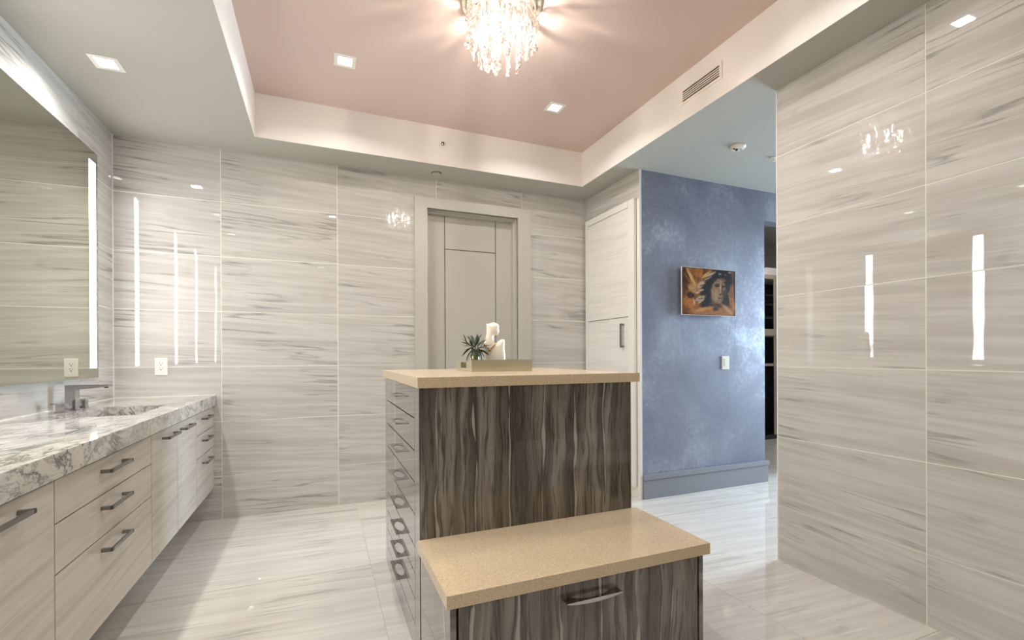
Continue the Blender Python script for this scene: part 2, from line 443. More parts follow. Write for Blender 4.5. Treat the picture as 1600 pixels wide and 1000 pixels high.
# ceiling: soffit slab with the raised tray
TX0, TX1, TY0, TY1 = -0.412, 2.15, 0.81, 3.588
cl = struct(MB().box(XL - .2, TX0, REAR - .2, D + .2, H, HT + .1).box(TX1, 6.4, REAR - .2, YB + .12, H, HT + .1).box(TX1, XC + .3, YB + .12, D + .2, H, HT + .1)
            .box(TX0, TX1, REAR - .2, TY0, H, HT + .1).box(TX0, TX1, TY1, D + .2, H, HT + .1).build('ceiling', M['ceiling']))
e = .003
box('tray_side', M['tray_side'], TX0, TX0 + e, TY0, TY1, H, HT, cl)
box('tray_side', M['tray_side'], TX1 - e, TX1, TY0, TY1, H, HT, cl)
box('tray_side', M['tray_side'], TX0 + e, TX1 - e, TY1 - e, TY1, H, HT, cl)
box('tray_side', M['tray_side'], TX0 + e, TX1 - e, TY0, TY0 + e, H, HT, cl)
box('tray_top', M['tray'], TX0 - .01, TX1 + .01, TY0 - .01, TY1 + .01, HT, HT + .04, cl)
struct(box('ceiling', M['ceiling'], 3.3, 7.2, YB + .12, 6.6, 3.0, 3.08))

# ------------------------------------------------------------------ door in the back wall
dr = bpy.data.objects.new('door_1', None); col.objects.link(dr); struct(dr); dr.location = (1.238, D, 0)
def dbox(name, mat, x0, x1, y0, y1, z0, z1, bev=0.0, par=None):
    o = box(name, mat, x0 - 1.238, x1 - 1.238, y0 - D, y1 - D, z0, z1, par or dr, bev); return o
cz1 = 2.49
o = MB().prism([(.72, 0), (DX0, 0), (DX0, DZ), (DX1, DZ), (DX1, 0), (1.775, 0), (1.775, cz1), (.72, cz1)], D - .022, D + .012, 'y').build('casing', M['door'], dr, .003, loc=(-1.238, -D, 0))
MB().box(DX0 + .0005, DX0 + .006, D + .0125, D + .16, 0, DZ - .006).box(DX1 - .006, DX1 - .0005, D + .0125, D + .16, 0, DZ - .006).box(DX0 + .0005, DX1 - .0005, D + .0125, D + .16, DZ - .006, DZ - .0005).build('jamb', M['door'], dr, loc=(-1.238, -D, 0))
MB().box(DX1 - .024, DX1 - .006, D + .045, D + .098, 0, DZ - .006).box(DX0 + .006, DX0 + .016, D + .045, D + .098, 0, DZ - .006).box(DX0 + .016, DX1 - .024, D + .05, D + .098, DZ - .020, DZ - .006).build('door_stop', M['door'], dr, .002, loc=(-1.238, -D, 0))
yd = D + .10
dbox('door_core', M['groove'], DX0 + .003, DX1 - .003, yd + .004, yd + .045, .006, DZ - .004)
g = .004
for (a, b, c, d_) in ((DX0 + .003, 1.003 - g, .006, DZ - .004), (1.475 + g, DX1 - .003, .006, DZ - .004), (1.003 + g, 1.475 - g, 2.098 + g, DZ - .004), (1.003 + g, 1.475 - g, .006, 2.098 - g)):
    dbox('panel', M['door'], a, b, yd, yd + .012, c, d_, .0012)
lv = MB().lathe([(.026, 0), (.026, -.008), (.011, -.010), (.011, -.045)], 20, (DX1 - .065, yd, 1.0), 'y').box(DX1 - .175, DX1 - .052, yd - .055, yd - .043, .99, 1.01).build('door_handle', M['steel'], dr, loc=(-1.238, -D, 0))

# ------------------------------------------------------------------ linen closet door in the side wall
ld = bpy.data.objects.new('door_2', None); col.objects.link(ld); struct(ld); ld.location = (XC, 3.5, 0)
def lbox(name, mat, x0, x1, y0, y1, z0, z1, bev=0.0): return box(name, mat, x0 - XC, x1 - XC, y0 - 3.5, y1 - 3.5, z0, z1, ld, bev)
CY0, CY1, PY0, PY1 = 3.115, 3.862, 3.196, 3.824
MB().prism([(CY0 - 3.5, .095), (CY1 - 3.5, .095), (CY1 - 3.5, 2.437), (CY0 - 3.5, 2.437)], -.004, .02, 'x').build('recess', M['closet_trim'], ld, loc=(0, 0, 0))
MB().box(-.026, .005, CY0 - 3.5, PY0 - 3.5 - .003, .095, 2.437).build('casing', M['casing_light'], ld, .003)
MB().box(-.026, .005, PY1 - 3.5 + .003, CY1 - 3.5, .095, 2.437).build('casing', M['casing_light'], ld, .003)
MB().box(-.026, .005, PY0 - 3.5, PY1 - 3.5, 2.383, 2.437).build('casing', M['casing_light'], ld, .003)
lbox('door_leaf', M['closet'], XC - .024, XC, PY0, PY1, 1.4845, 2.378, .0015)
lo = lbox('door_leaf', M['closet'], XC - .024, XC, PY0, PY1, .10, 1.4775, .0015)
hl = MB().box(-.034, -.024, -.008, .008, -.1, .1).box(-.028, 0, -.008, .008, .084, .1).box(-.028, 0, -.008, .008, -.1, -.084).build('handle', M['steel'], lo, .001, loc=(-.012, 3.262 - (PY0 + PY1) / 2, 1.328 - (.10 + 1.4775) / 2))

# ------------------------------------------------------------------ hall baseboard
bb = bpy.data.objects.new('baseboard_hall', None); col.objects.link(bb); struct(bb); bb.location = (3.09, YB, 0)
MB().box(XR + .004 - 3.09, 3.765 - 3.09 + .018, -.018, 0, 0, .152).box(3.765 - 3.09, 3.765 - 3.09 + .018, 0, .12, 0, .152).build('board', M['base'], bb, .001)
MB().box(XR + .004 - 3.09, 3.765 - 3.09 + .026, -.026, 0, .156, .194).box(3.765 - 3.09, 3.765 - 3.09 + .026, 0, .12, .156, .194).box(XR + .004 - 3.09, 3.765 - 3.09 + .012, -.012, 0, .15, .158).build('cap', M['base'], bb, .003)

# ------------------------------------------------------------------ vanity
CT, CB, XF, XCT, FB = 0.892, 0.818, -0.714, -0.700, 0.231
VH = MB().box(-.100, -.088, 0, .034, -.006, .006).box(.088, .100, 0, .034, -.006, .006).box(-.100, .100, .027, .034, -.006, .006).mesh('handle', M['steel'])
def vunit(y0, y1, label, drawers=None, doors=None):
    c = ((XL + XF) / 2, (y0 + y1) / 2, FB)
    t = thing('vanity_cabinet', (XF, c[1], FB), label, 'cabinet', 'floating vanity cabinets')
    X_, Y_, Z_ = XL + .001 - XF, (y1 - y0) / 2 - .0005, CB - FB - .0005
    MB().box(X_, -.021, -Y_, -Y_ + .018, 0, Z_).box(X_, -.021, Y_ - .018, Y_, 0, Z_).box(X_, -.021, -Y_ + .018, Y_ - .018, 0, .018).box(X_, X_ + .012, -Y_ + .018, Y_ - .018, .018, Z_).build('body', M['wood'], t)
    MB().box(-.021, -.019, y0 - c[1] + .001, y1 - c[1] - .001, .001, CB - FB - .001).build('reveal', M['gap'], t)
    gp = .0022
    if drawers:
        zz = [CB - .006] + drawers + [FB]
        for a, b in zip(zz, zz[1:]):
            zc = (a + b) / 2 - FB
            d = MB().box(-.0095, .0095, -(y1 - y0) / 2 + gp, (y1 - y0) / 2 - gp, -(a - b) / 2 + gp, (a - b) / 2 - gp).build('drawer', M['wood'], t, .0008, loc=(-.0095, 0, zc))
            link('handle', VH, d, (.0095, -.012, (a - b) / 2 - .046), (0, 0, -PI / 2))
    if doors:
        for (a, b, hy) in doors:
            d = MB().box(-.0095, .0095, -(b - a) / 2 + gp, (b - a) / 2 - gp, -(CB - .006 - FB) / 2 + gp, (CB - .006 - FB) / 2 - gp).build('door', M['wood'], t, .0008, loc=(-.0095, (a + b) / 2 - c[1], (CB - .006 - FB) / 2))
            link('handle', VH, d, (.0095, hy - (a + b) / 2, .772 - (CB - .006 + FB) / 2), (0, 0, -PI / 2))
    return t
vunit(3.392, D - .001, 'narrow three-drawer vanity unit against the back wall', [.672, .528])
vunit(2.571, 3.392, 'two-door vanity unit below the far sink, between the two drawer units', doors=[(2.571, 2.981, 2.82), (2.981, 3.392, 3.13)])
vunit(1.742, 2.571, 'wide three-drawer vanity unit with three bar handles in the left foreground', [.683, .536])
vunit(0.92, 1.742, 'two-door vanity unit at the lower left edge of the photo', doors=[(.92, 1.33, 1.17), (1.33, 1.742, 1.475)])
vunit(0.10, 0.92, 'three-drawer vanity unit nearest the camera, outside the left edge', [.683, .536])
# stone worktop with the sink cut-out
SX0, SX1, SY0, SY1 = -1.115, -.815, 2.72, 3.22
VY0, VY1 = 0.09, D - .001
wt = thing('vanity_countertop', (-1.0, 2.0, CB), 'swirling grey and white marble countertop with thick apron on the floating vanity', 'countertop')
m = MB(); x0, x1 = XL + .001, XCT
for b in ((x0, SX0, VY0, VY1), (SX1, x1, VY0, VY1), (SX0, SX1, VY0, SY0), (SX0, SX1, SY1, VY1)):
    m.box(b[0] + 1.0, b[1] + 1.0, b[2] - 2, b[3] - 2, .0005, CT - CB)
bmesh.ops.remove_doubles(m.bm, verts=m.bm.verts, dist=1e-5)
inner = [f for f in m.bm.faces if not f.hide]
seen = {}
for f in m.bm.faces:
    k = tuple(sorted(v.index for v in f.verts)); seen.setdefault(k, []).append(f)
m.build('slab', M['stone'], wt)
MB().box(x0 + 1.0, x0 + 1.006, VY0 - 2, VY1 - 2, CT - CB, CT - CB + .004).box(x0 + 1.0, x1 + 1.0, VY1 - 2.006, VY1 - 2, CT - CB, CT - CB + .004).build('caulk_line', M['white'], wt)
sk = thing('sink', ((SX0 + SX1) / 2, (SY0 + SY1) / 2, CT - .13), 'rectangular marble sink sunk in the vanity countertop below the faucet', 'sink')
w2, l2 = (SX1 - SX0) / 2, (SY1 - SY0) / 2; q = .0006
MB().box(-w2 + q, -w2 + .012, -l2 + q, l2 - q, 0, .124).box(w2 - .012, w2 - q, -l2 + q, l2 - q, 0, .124).box(-w2 + .012, w2 - .012, -l2 + q, -l2 + .012, 0, .124).box(-w2 + .012, w2 - .012, l2 - .012, l2 - q, 0, .124).box(-w2 + q, w2 - q, -l2 + q, l2 - q, -.012, 0).build('basin', M['stone'], sk)
MB().lathe([(.026, .0), (.026, .004), (.018, .005)], 20).build('drain', M['chrome'], sk, loc=(0, 0, 0.0005))
# faucet
fc = thing('faucet', (-1.195, 3.10, CT + .0005), 'square chrome widespread faucet with long flat spout at the vanity sink', 'faucet')
MB().prism([(-.022, 0), (.020, 0), (.020, .105), (.155, .118), (.155, .130), (-.022, .130)], -.024, .024, 'y').build('spout', M['faucet'], fc, .003)
MB().box(-.03, .028, -.032, .032, 0, .006).build('base_plate', M['faucet'], fc, .001)
MB().lathe([(.009, 0), (.009, -.006)], 16, (.140, 0, .117)).build('aerator', M['slot'], fc)
for s in (-1, 1):
    hd = MB().box(-.022, .022, -.022, .022, 0, .005).box(-.018, .018, -.018, .018, .005, .043).build('valve', M['faucet'], fc, .0015, loc=(0, s * .108, 0))
    MB().box(-.020, .012, 0 if s > 0 else -.062, .062 if s > 0 else 0, .0435, .049).build('lever', M['faucet'], hd, .001)

# lighted mirrors
def mirror(yc, label):
    t = thing('mirror', (XL, yc, 1.042), label, 'mirror', 'lit vanity mirrors')
    hw, hh = .571, 1.362
    MB().box(.001, .018, -hw + .05, hw - .05, .05, hh - .05).build('housing', M['steel'], t)
    MB().box(.018, .0225, -hw, hw, 0, hh).build('glass_edge', M['glass_edge'], t)
    MB().box(.0225, .024, -hw + .001, hw - .001, .001, hh - .001).build('mirror_glass', M['mirror'], t)
    for s in (-1, 1):
        a, b = sorted((s * (hw - .030), s * (hw - .113)))
        MB().box(.024, .0246, a, b, .06, hh - .066).build('light_strip', M['strip'], t)
    MB().box(.006, .014, -hw + .08, hw - .08, hh - .049, hh - .045).build('backlight', M['backlight'], t)
    MB().box(.006, .014, -hw + .08, hw - .08, .045, .049).build('backlight', M['backlight_low'], t)
    return t
mirror(3.03, 'frameless lit mirror with a vertical light strip above the faucet')
mirror(1.26, 'frameless lit mirror nearer the camera, seen only as reflected strips')

# wall plates
def outlet(loc, label):
    t = thing('power_outlet', loc, label, 'outlet')
    MB().box(-.036, .036, -.006, 0, -.06, .06).build('cover_plate', M['white'], t, .002)
    r = MB().box(-.017, .017, -.0085, -.005, -.034, .034).build('receptacle', M['white'], t, .001)
    m = MB()
    for z in (.017, -.017):
        m.box(-.0085, -.0060, -.0092, -.0083, z + .001, z + .009).box(.0060, .0085, -.0092, -.0083, z + .001, z + .009).box(-.003, .003, -.0092, -.0083, z - .009, z - .003)
    m.build('slots', M['slot'], r)
outlet((-1.021, D, 1.101), 'white double power outlet on the back wall above the vanity end')
sw = thing('light_switch', (3.283, YB, 1.094), 'white rocker light switch on the blue papered wall below the picture', 'switch')
MB().box(-.040, .040, -.008, 0, -.058, .058).build('cover_plate', M['white'], sw, .002)
MB().box(-.017, .017, -.012, -.007, -.033, .033).build('rocker', M['white'], sw, .002)

# ------------------------------------------------------------------ island dresser and bench
def pull_mesh():
    secs = []; n = 28; W = .103; p = .031
    for i in range(n + 1):
        x = -W + 2 * W * i / n
        a = max(0.0, 1 - (abs(x) / .068) ** 2.2)
        yin = 0.0 + .021 * a ** .6 if a > 0 else 0.0
        tk = .0035 + .0095 * max(0.0, 1 - (x / W) ** 2) ** 1.0
        secs.append([(x, yin, 0), (x, p, 0), (x, p, -tk), (x, p - .003, -tk), (x, p - .003, -.003), (x, yin, -.003)])
    return MB().sections(secs).mesh('handle', M['pull'])
PULL = pull_mesh()
IX0, IX1, IY0, IY1, IT = 0.338, 1.281, 1.729, 2.737, 1.045
isl = thing('dresser_island', ((IX0 + IX1) / 2, (IY0 + IY1) / 2, 0), 'tall glossy dark zebra-wood island dresser with eight drawers in its left side', 'dresser')
cx, cy = isl.location.x, isl.location.y
def ibox(name, mat, x0, x1, y0, y1, z0, z1, bev=0.0):
    return MB().box(x0 - cx, x1 - cx, y0 - cy, y1 - cy, z0, z1).build(name, mat, isl, bev)
ibox('body', M['gap'], IX0 + .019, IX1 - .019, IY0 + .019, IY1 - .019, 0, IT)
ibox('front_panel', M['zx'], IX0 + .004, IX1, IY0, IY0 + .018, 0, IT, .0006)
ibox('back_panel', M['zx'], IX0, IX1, IY1 - .018, IY1, 0, IT, .0006)
ibox('side_panel', M['zy'], IX1 - .018, IX1, IY0 + .0185, IY1 - .0185, 0, IT, .0006)
# left side: frame around the drawers
SJ = [1.043, .920, .792, .668, .540, .412, .306, .206, .104]
YA, YZ = 1.845, 2.655
ibox('stile', M['zy'], IX0, IX0 + .018, IY0 + .0185, YA - .0015, 0, IT, .0006)
ibox('stile', M['zy'], IX0, IX0 + .018, YZ + .0015, IY1 - .0185, 0, IT, .0006)
ibox('plinth', M['zy'], IX0, IX0 + .018, YA, YZ, 0, .102, .0006)
for a, b in zip(SJ, SJ[1:]):
    hz, hy = (a - b) / 2 - .0026, (YZ - YA) / 2 - .0026
    d = MB().box(0, .018, -hy, hy, -hz, hz).build('drawer', M['zy'], isl, .0006, loc=(IX0 - cx, (YA + YZ) / 2 - cy, (a + b) / 2))
    link('handle', PULL, d, (0, -.01, .004), (0, 0, PI / 2))
tp = tag(box('island_worktop', M['quartz'], .327, 1.320, 1.716, 2.765, IT + .0005, 1.085, bevel=.0015), 'upper beige speckled quartz worktop on the tall dresser island', 'worktop')
BY0, BZ = 1.304, 0.441
bn = thing('bench_cabinet', ((IX0 + 1.279) / 2, (BY0 + IY0) / 2, 0), 'low dark zebra-wood bench cabinet with one wide drawer in front of the island', 'cabinet')
bx, by = bn.location.x, bn.location.y
def bbox(name, mat, x0, x1, y0, y1, z0, z1, bev=0.0): return MB().box(x0 - bx, x1 - bx, y0 - by, y1 - by, z0, z1).build(name, mat, bn, bev)
bbox('side_panel', M['zy'], IX0, IX0 + .018, BY0, IY0 - .003, 0, BZ, .0006)
bbox('side_panel', M['zy'], 1.261, 1.279, BY0, IY0 - .003, 0, BZ, .0006)
bbox('body', M['gap'], IX0 + .018, 1.261, BY0 + .022, IY0 - .003, 0, BZ)
d = MB().box(.364 - .8085, 1.253 - .8085, 0, .018, -.19, .19).build('drawer', M['zx'], bn, .0006, loc=(.8085 - bx, BY0 - by, .245))
link('handle', PULL, d, (.806 - .8085, 0, .392 - .245), (0, 0, PI))
bbox('plinth', M['zx'], .358, 1.259, BY0 + .01, BY0 + .02, 0, .05)
tag(box('bench_worktop', M['quartz'], .326, 1.304, 1.294, 1.7285, BZ + .0005, .481, bevel=.0015), 'lower beige speckled quartz seat top on the bench cabinet', 'worktop')

# tray, bust, plant on the island
TZ = 1.0855
ty = thing('mirrored_tray', (.856, 2.36, TZ), 'rectangular mirrored champagne tray on the island worktop', 'tray')
TX, TYh, TH = .165, .142, .058
MB().box(-TX, TX, -TYh, TYh, .0, .006).build('tray_floor', M['tray_silver'], ty)
for s in (-1, 1): MB().box(-TX, TX, s * TYh - (.010 if s > 0 else 0), s * TYh + (.010 if s < 0 else 0), .006, TH).build('long_side', M['tray_silver'], ty, .001)
for s in (-1, 1):
    a, b = sorted((s * TX, s * (TX - .010))); h1, h2 = .016, .046
    MB().box(a, b, -TYh + .0105, -.05, .006, TH).box(a, b, .05, TYh - .0105, .006, TH).box(a, b, -.05, .05, .006, h1).box(a, b, -.05, .05, h2, TH).build('handle_side', M['tray_silver'], ty)

def inflate(outline, n=64, depth=.03, edge=.006):
    """solid with the given front outline, its thickness swelling away from the edge"""
    P = np.array(outline); lo, hi = P.min(0) - .002, P.max(0) + .002
    st = (hi - lo).max() / n; nx, nz = [int(math.ceil(v)) + 1 for v in (hi - lo) / st]
    A, B = P, np.roll(P, -1, 0)
    def dist(x, z):
        p = np.array((x, z)); ab = B - A; t = np.clip(((p - A) * ab).sum(1) / (ab * ab).sum(1), 0, 1)
        dd = np.sqrt((((A + ab * t[:, None]) - p) ** 2).sum(1)).min()
        c = ((A[:, 1] > z) != (B[:, 1] > z)); ins = False
        for i in np.where(c)[0]:
            if x < (B[i, 0] - A[i, 0]) * (z - A[i, 1]) / (B[i, 1] - A[i, 1]) + A[i, 0]: ins = not ins
        return dd if ins else -dd
    Dm = np.array([[dist(lo[0] + i * st, lo[1] + k * st) for k in range(nz)] for i in range(nx)])
    bm = bmesh.new(); F_, K_ = {}, {}
    def th(dv): 
        u = min(max(dv, 0) / (depth * 1.0), 1); return edge * .5 + (depth - edge * .5) * math.sqrt(max(0, 1 - (1 - u) ** 2))
    faces = []
    for i in range(nx - 1):
        for k in range(nz - 1):
            c = [(i, k), (i + 1, k), (i + 1, k + 1), (i, k + 1)]
            if sum(Dm[a] > -st * .3 for a in c) == 4: faces.append(c)
    for c in faces:
        for a in c:
            if a not in F_:
                x, z = lo[0] + a[0] * st, lo[1] + a[1] * st; t_ = th(Dm[a])
                F_[a] = bm.verts.new((x, -t_, z)); K_[a] = bm.verts.new((x, t_, z))
    edges = {}
    for c in faces:
        bm.faces.new([F_[a] for a in c]); bm.faces.new([K_[a] for a in c[::-1]])
        for a, b in zip(c, c[1:] + c[:1]): edges[(a, b)] = 1
    for (a, b) in edges:
        if (b, a) not in edges: bm.faces.new((F_[b], F_[a], K_[a], K_[b]))
    for _ in range(2): bmesh.ops.smooth_vert(bm, verts=bm.verts, factor=.5, use_axis_x=True, use_axis_y=True, use_axis_z=True)
    m_ = MB(); m_.bm.free(); m_.bm = bm; return m_
def px(pts, cx_, base, sc): return [((x - cx_) * sc, (base - y) * sc) for x, y in pts]
S = .000296   # metres per unit of the enlarged view
out = px([(758, 110), (800, 112), (845, 98), (890, 84), (935, 90), (975, 110), (1005, 148), (1012, 180), (1000, 200), (1006, 236), (1004, 270), (996, 300), (975, 325), (945, 328), (915, 322), (905, 345),
          (905, 390), (912, 430), (930, 462), (960, 440), (1010, 405), (1060, 384), (1105, 402), (1108, 470), (1100, 540), (1112, 640), (1116, 740), (1110, 900), (1090, 935), (740, 935), (722, 880), (720, 740), (706, 640), (694, 540), (690, 470), (705, 445), (738, 430), (748, 380), (762, 300), (768, 200)], 905, 935, S)
bu = thing('jewelry_bust', (.850, 2.33, TZ + .0065), 'ivory stylised woman profile bust wearing a gold necklace in the tray', 'bust', rz=-YAW * .6)
inflate(out, 70, .030).build('bust_form', M['ceramic'], bu, smooth=True)
nk = px([(700, 468), (720, 500), (752, 530), (790, 565), (820, 588), (850, 560), (885, 525), (920, 480), (932, 462)], 905, 935, S)
MB().tube([(x, -.034 if 0 < i < 8 else -.02, z) for i, (x, z) in enumerate(nk)], .0028, 8).build('necklace', M['gold'], bu, smooth=True)
MB().lathe([(.001, -.006), (.0055, -.003), (.0055, .003), (.001, .006)], 10, (nk[4][0], -.037, nk[4][1] - .004)).build('pendant', M['gold'], bu)

vs = thing('vase_with_leaves', (.734, 2.30, TZ + .0065), 'small glass vase of dark green lance leaves in the tray', 'plant')
MB().lathe([(.021, 0), (.025, .004), (.025, .085), (.022, .088)], 20).build('vase', M['glass'], vs, smooth=False)
MB().lathe([(.0205, .003), (.022, .006), (.0235, .078), (.023, .079)], 16).build('water', M['water'], vs)
rr = random.Random(5)
m = MB()
for k in range(7):
    a = 2 * PI * k / 7; m.tube([(.008 * math.cos(a), .008 * math.sin(a), .01), (.010 * math.cos(a), .010 * math.sin(a), .09), (.022 * math.cos(a), .022 * math.sin(a), .135)], .0018, 6)
m.build('stems', M['stem'], vs)
def leaf_mesh(L, W, droop):
    secs = []; n = 7; bm = MB()
    for i in range(n + 1):
        t_ = i / n; w_ = W * math.sin(PI * min(1, (t_ * .92 + .06))) ** .8; z = -droop * t_ * t_
        secs.append([(t_ * L, -w_, z + w_ * .35), (t_ * L, 0, z), (t_ * L, w_, z + w_ * .35), (t_ * L, 0, z - .0006)])
    return bm.sections(secs).mesh('leaf', M['leaf'])
LM = [leaf_mesh(.062, .0085, .008), leaf_mesh(.055, .0065, .0), leaf_mesh(.07, .0105, .015)]
sp_ = [(180, 82, 0, .125, -.045), (180, 20, 1, .125, -.018), (180, -30, 2, .115, -.012), (190, -48, 2, .105, -.012), (0, 78, 1, .135, .006), (0, 70, 0, .13, .012), (0, 55, 1, .115, .03), (0, 20, 0, .115, .028), (10, -15, 2, .105, .01), (0, -62, 2, .11, .014), (-20, -50, 0, .115, .018), (160, 50, 1, .135, -.008), (120, 60, 0, .13, 0), (60, 65, 0, .13, .004), (-60, 45, 1, .12, 0), (-90, 20, 0, .115, 0), (-120, 35, 1, .12, -.01), (-140, 0, 0, .11, -.01), (-45, 10, 2, .11, .012), (90, 30, 1, .12, 0), (-100, -20, 2, .11, -.004), (200, 45, 0, .12, -.02), (-160, 62, 1, .13, -.012), (-75, -35, 0, .105, .006), (30, 42, 2, .12, .012), (150, 5, 1, .12, -.014)]
for az, el, k, z, x in sp_:
    link('leaf', LM[k], vs, (x, rr.uniform(-.008, .008), z), (rr.uniform(-.6, .6), -math.radians(el), math.radians(az) - YAW * .5))

# ------------------------------------------------------------------ picture on the blue wall
def paint(nx, ny):
    U, V = np.meshgrid((np.arange(nx) + .5) / nx, (np.arange(ny) + .5) / ny)   # V down
    rg = np.random.RandomState(3)
    def fbm(sx, sy, s):
        acc = np.zeros_like(U)
        r2 = np.random.RandomState(s)
        for o_ in range(4):
            gx, gy = int(sx * 2 ** o_) + 2, int(sy * 2 ** o_) + 2; g_ = r2.rand(gy, gx)
            xx, yy = U * (gx - 1.001), V * (gy - 1.001); i, j = xx.astype(int), yy.astype(int); fx_, fy_ = xx - i, yy - j
            fx_, fy_ = fx_ * fx_ * (3 - 2 * fx_), fy_ * fy_ * (3 - 2 * fy_)
            acc += ((g_[j, i] * (1 - fx_) + g_[j, i + 1] * fx_) * (1 - fy_) + (g_[j + 1, i] * (1 - fx_) + g_[j + 1, i + 1] * fx_) * fy_) / 2 ** (o_ + 1)
        return acc
    C = np.zeros((ny, nx, 3)); n = fbm(4, 4, 1)
    C[:] = np.array((150, 92, 38.)); C += (n[..., None] - .5) * np.array((190, 130, 70.))
    def P(x, y): u = (x - 85) / 770; return u, (y - (155 + 60 * u)) / (680 - 25 * u)
    def blob(x, y, rx, ry, ang, c, a=1.0, soft=.35):
        u, v = P(x, y); dx, dy = (U - u) * 770, (V - v) * 670; t = math.radians(ang)
        e_ = np.sqrt(((dx * math.cos(t) + dy * math.sin(t)) / rx) ** 2 + ((-dx * math.sin(t) + dy * math.cos(t)) / ry) ** 2)
        k = np.clip((1 - e_) / soft + .5, 0, 1)[..., None] * a; C[:] = C * (1 - k) + np.array(c, float) * k
    def stroke(x0, y0, x1, y1, w_, c, a=1.0): blob((x0 + x1) / 2, (y0 + y1) / 2, math.hypot(x1 - x0, y1 - y0) / 2, w_, math.degrees(math.atan2(y1 - y0, x1 - x0)), c, a, .6)
    blob(130, 330, 70, 170, 0, (60, 24, 10), .7); blob(110, 780, 90, 120, 0, (110, 46, 16), .7)
    blob(170, 650, 70, 90, 0, (196, 118, 40), .8); blob(320, 240, 60, 70, 0, (190, 112, 34), .8)
    stroke(145, 175, 275, 430, 22, (222, 170, 100)); stroke(120, 250, 240, 450, 10, (180, 110, 50), .8); stroke(360, 330, 500, 215, 26, (232, 178, 90), .9)
    stroke(170, 420, 280, 520, 40, (206, 160, 104), .8); blob(200, 560, 50, 40, 20, (50, 22, 12), .9)
    stroke(800, 260, 740, 560, 26, (190, 120, 60), .9); stroke(825, 300, 790, 640, 14, (150, 76, 30), .8); blob(840, 400, 14, 260, 0, (22, 8, 5), .9)
    stroke(700, 560, 770, 640, 26, (200, 160, 110), .9)
    blob(640, 330, 185, 135, 0, (24, 14, 10)); blob(440, 560, 100, 220, 8, (26, 15, 11)); blob(700, 620, 60, 110, -10, (28, 16, 12)); blob(735, 400, 45, 130, 0, (24, 14, 10))
    for (a, b, c_, d_, w_) in ((300, 460, 400, 360, 34), (310, 500, 390, 480, 16), (270, 540, 330, 510, 12), (270, 640, 410, 570, 30), (300, 680, 400, 610, 16), (400, 350, 500, 290, 12), (430, 300, 560, 225, 16), (240, 600, 260, 700, 12)):
        stroke(a, b, c_, d_, w_, (206, 172, 150), .9)
    for (a, b, c_, d_) in ((330, 440, 420, 400), (300, 560, 390, 520), (380, 330, 480, 300), (300, 620, 380, 600)): stroke(a, b, c_, d_, 7, (50, 30, 22), .8)
    blob(620, 262, 26, 12, 0, (170, 150, 150), .8); blob(765, 240, 22, 14, 0, (190, 160, 150), .8); blob(700, 275, 22, 8, 20, (120, 100, 96), .7)
    blob(545, 725, 90, 80, 0, (78, 44, 22)); blob(500, 820, 300, 85, -2, (176, 112, 58)); stroke(270, 790, 520, 730, 26, (206, 140, 80), .9); stroke(660, 700, 800, 830, 30, (196, 146, 110), .9)
    blob(560, 760, 40, 30, 0, (60, 30, 16), .8)
    blob(600, 505, 112, 172, 8, (142, 106, 78), 1, .25); blob(560, 560, 60, 110, 10, (172, 134, 100), .8, .8); blob(640, 350, 70, 28, 0, (150, 120, 92), .7)
    blob(585, 430, 42, 16, -10, (40, 26, 20), .9); blob(585, 405, 48, 8, -8, (60, 42, 32), .7); blob(680, 440, 30, 14, 10, (40, 26, 20), .9)
    stroke(632, 380, 628, 540, 11, (190, 160, 132), .8); blob(628, 552, 26, 9, 0, (40, 24, 20), .9); stroke(655, 400, 655, 560, 13, (78, 56, 44), .7)
    blob(620, 592, 30, 9, 5, (150, 110, 92), .8); blob(618, 606, 36, 7, 4, (36, 20, 16), .95); blob(610, 632, 30, 8, 0, (160, 124, 100), .7); blob(690, 560, 26, 90, 8, (50, 34, 28), .8)
    blob(600, 665, 40, 14, 0, (150, 122, 98), .6)
    C += (fbm(30, 26, 9)[..., None] - .47) * 60
    ed = np.minimum(np.minimum(U, 1 - U), np.minimum(V, 1 - V)); C *= np.clip(.25 + ed / .03, .25, 1)[..., None]
    return np.clip(C * .86, 0, 255) / 255
PX0, PX1, PZ0, PZ1 = 2.772, 3.372, 1.498, 1.900
pc = thing('wall_picture', ((PX0 + PX1) / 2, YB, PZ0), 'brown and gold print of a stone angel with bowed head on the blue wall', 'picture')
hw, hh, off = (PX1 - PX0) / 2, (PZ1 - PZ0), .030
MB().box(-hw + .06, hw - .06, -off + .006, 0, .06, hh - .06).build('hanger_frame', M['steel'], pc)
MB().box(-hw, hw, -off - .004, -off + .006, 0, hh).build('backing_panel', M['white'], pc)
NX, NY = 168, 112
me = bpy.data.meshes.new('print')
vv = [(-hw + .003 + (2 * hw - .006) * i / NX, -off - .0045, hh - .003 - (hh - .006) * j / NY) for j in range(NY + 1) for i in range(NX + 1)]
ff = [(j * (NX + 1) + i, (j + 1) * (NX + 1) + i, (j + 1) * (NX + 1) + i + 1, j * (NX + 1) + i + 1) for j in range(NY) for i in range(NX)]
me.from_pydata(vv, [], ff)
C = paint(NX + 1, NY + 1).reshape(-1, 3); lin = np.where(C <= .04045, C / 12.92, ((C + .055) / 1.055) ** 2.4)
at = me.color_attributes.new('ink', 'FLOAT_COLOR', 'POINT')
at.data.foreach_set('color', np.concatenate([lin, np.ones((len(lin), 1))], 1).ravel())
t = NT('picture_ink'); an = t.n('ShaderNodeVertexColor'); an.layer_name = 'ink'; t.set(Base_Color=an.outputs[0], Roughness=0.35, IOR=1.3)
me.materials.append(t.m); link('print', me, pc)

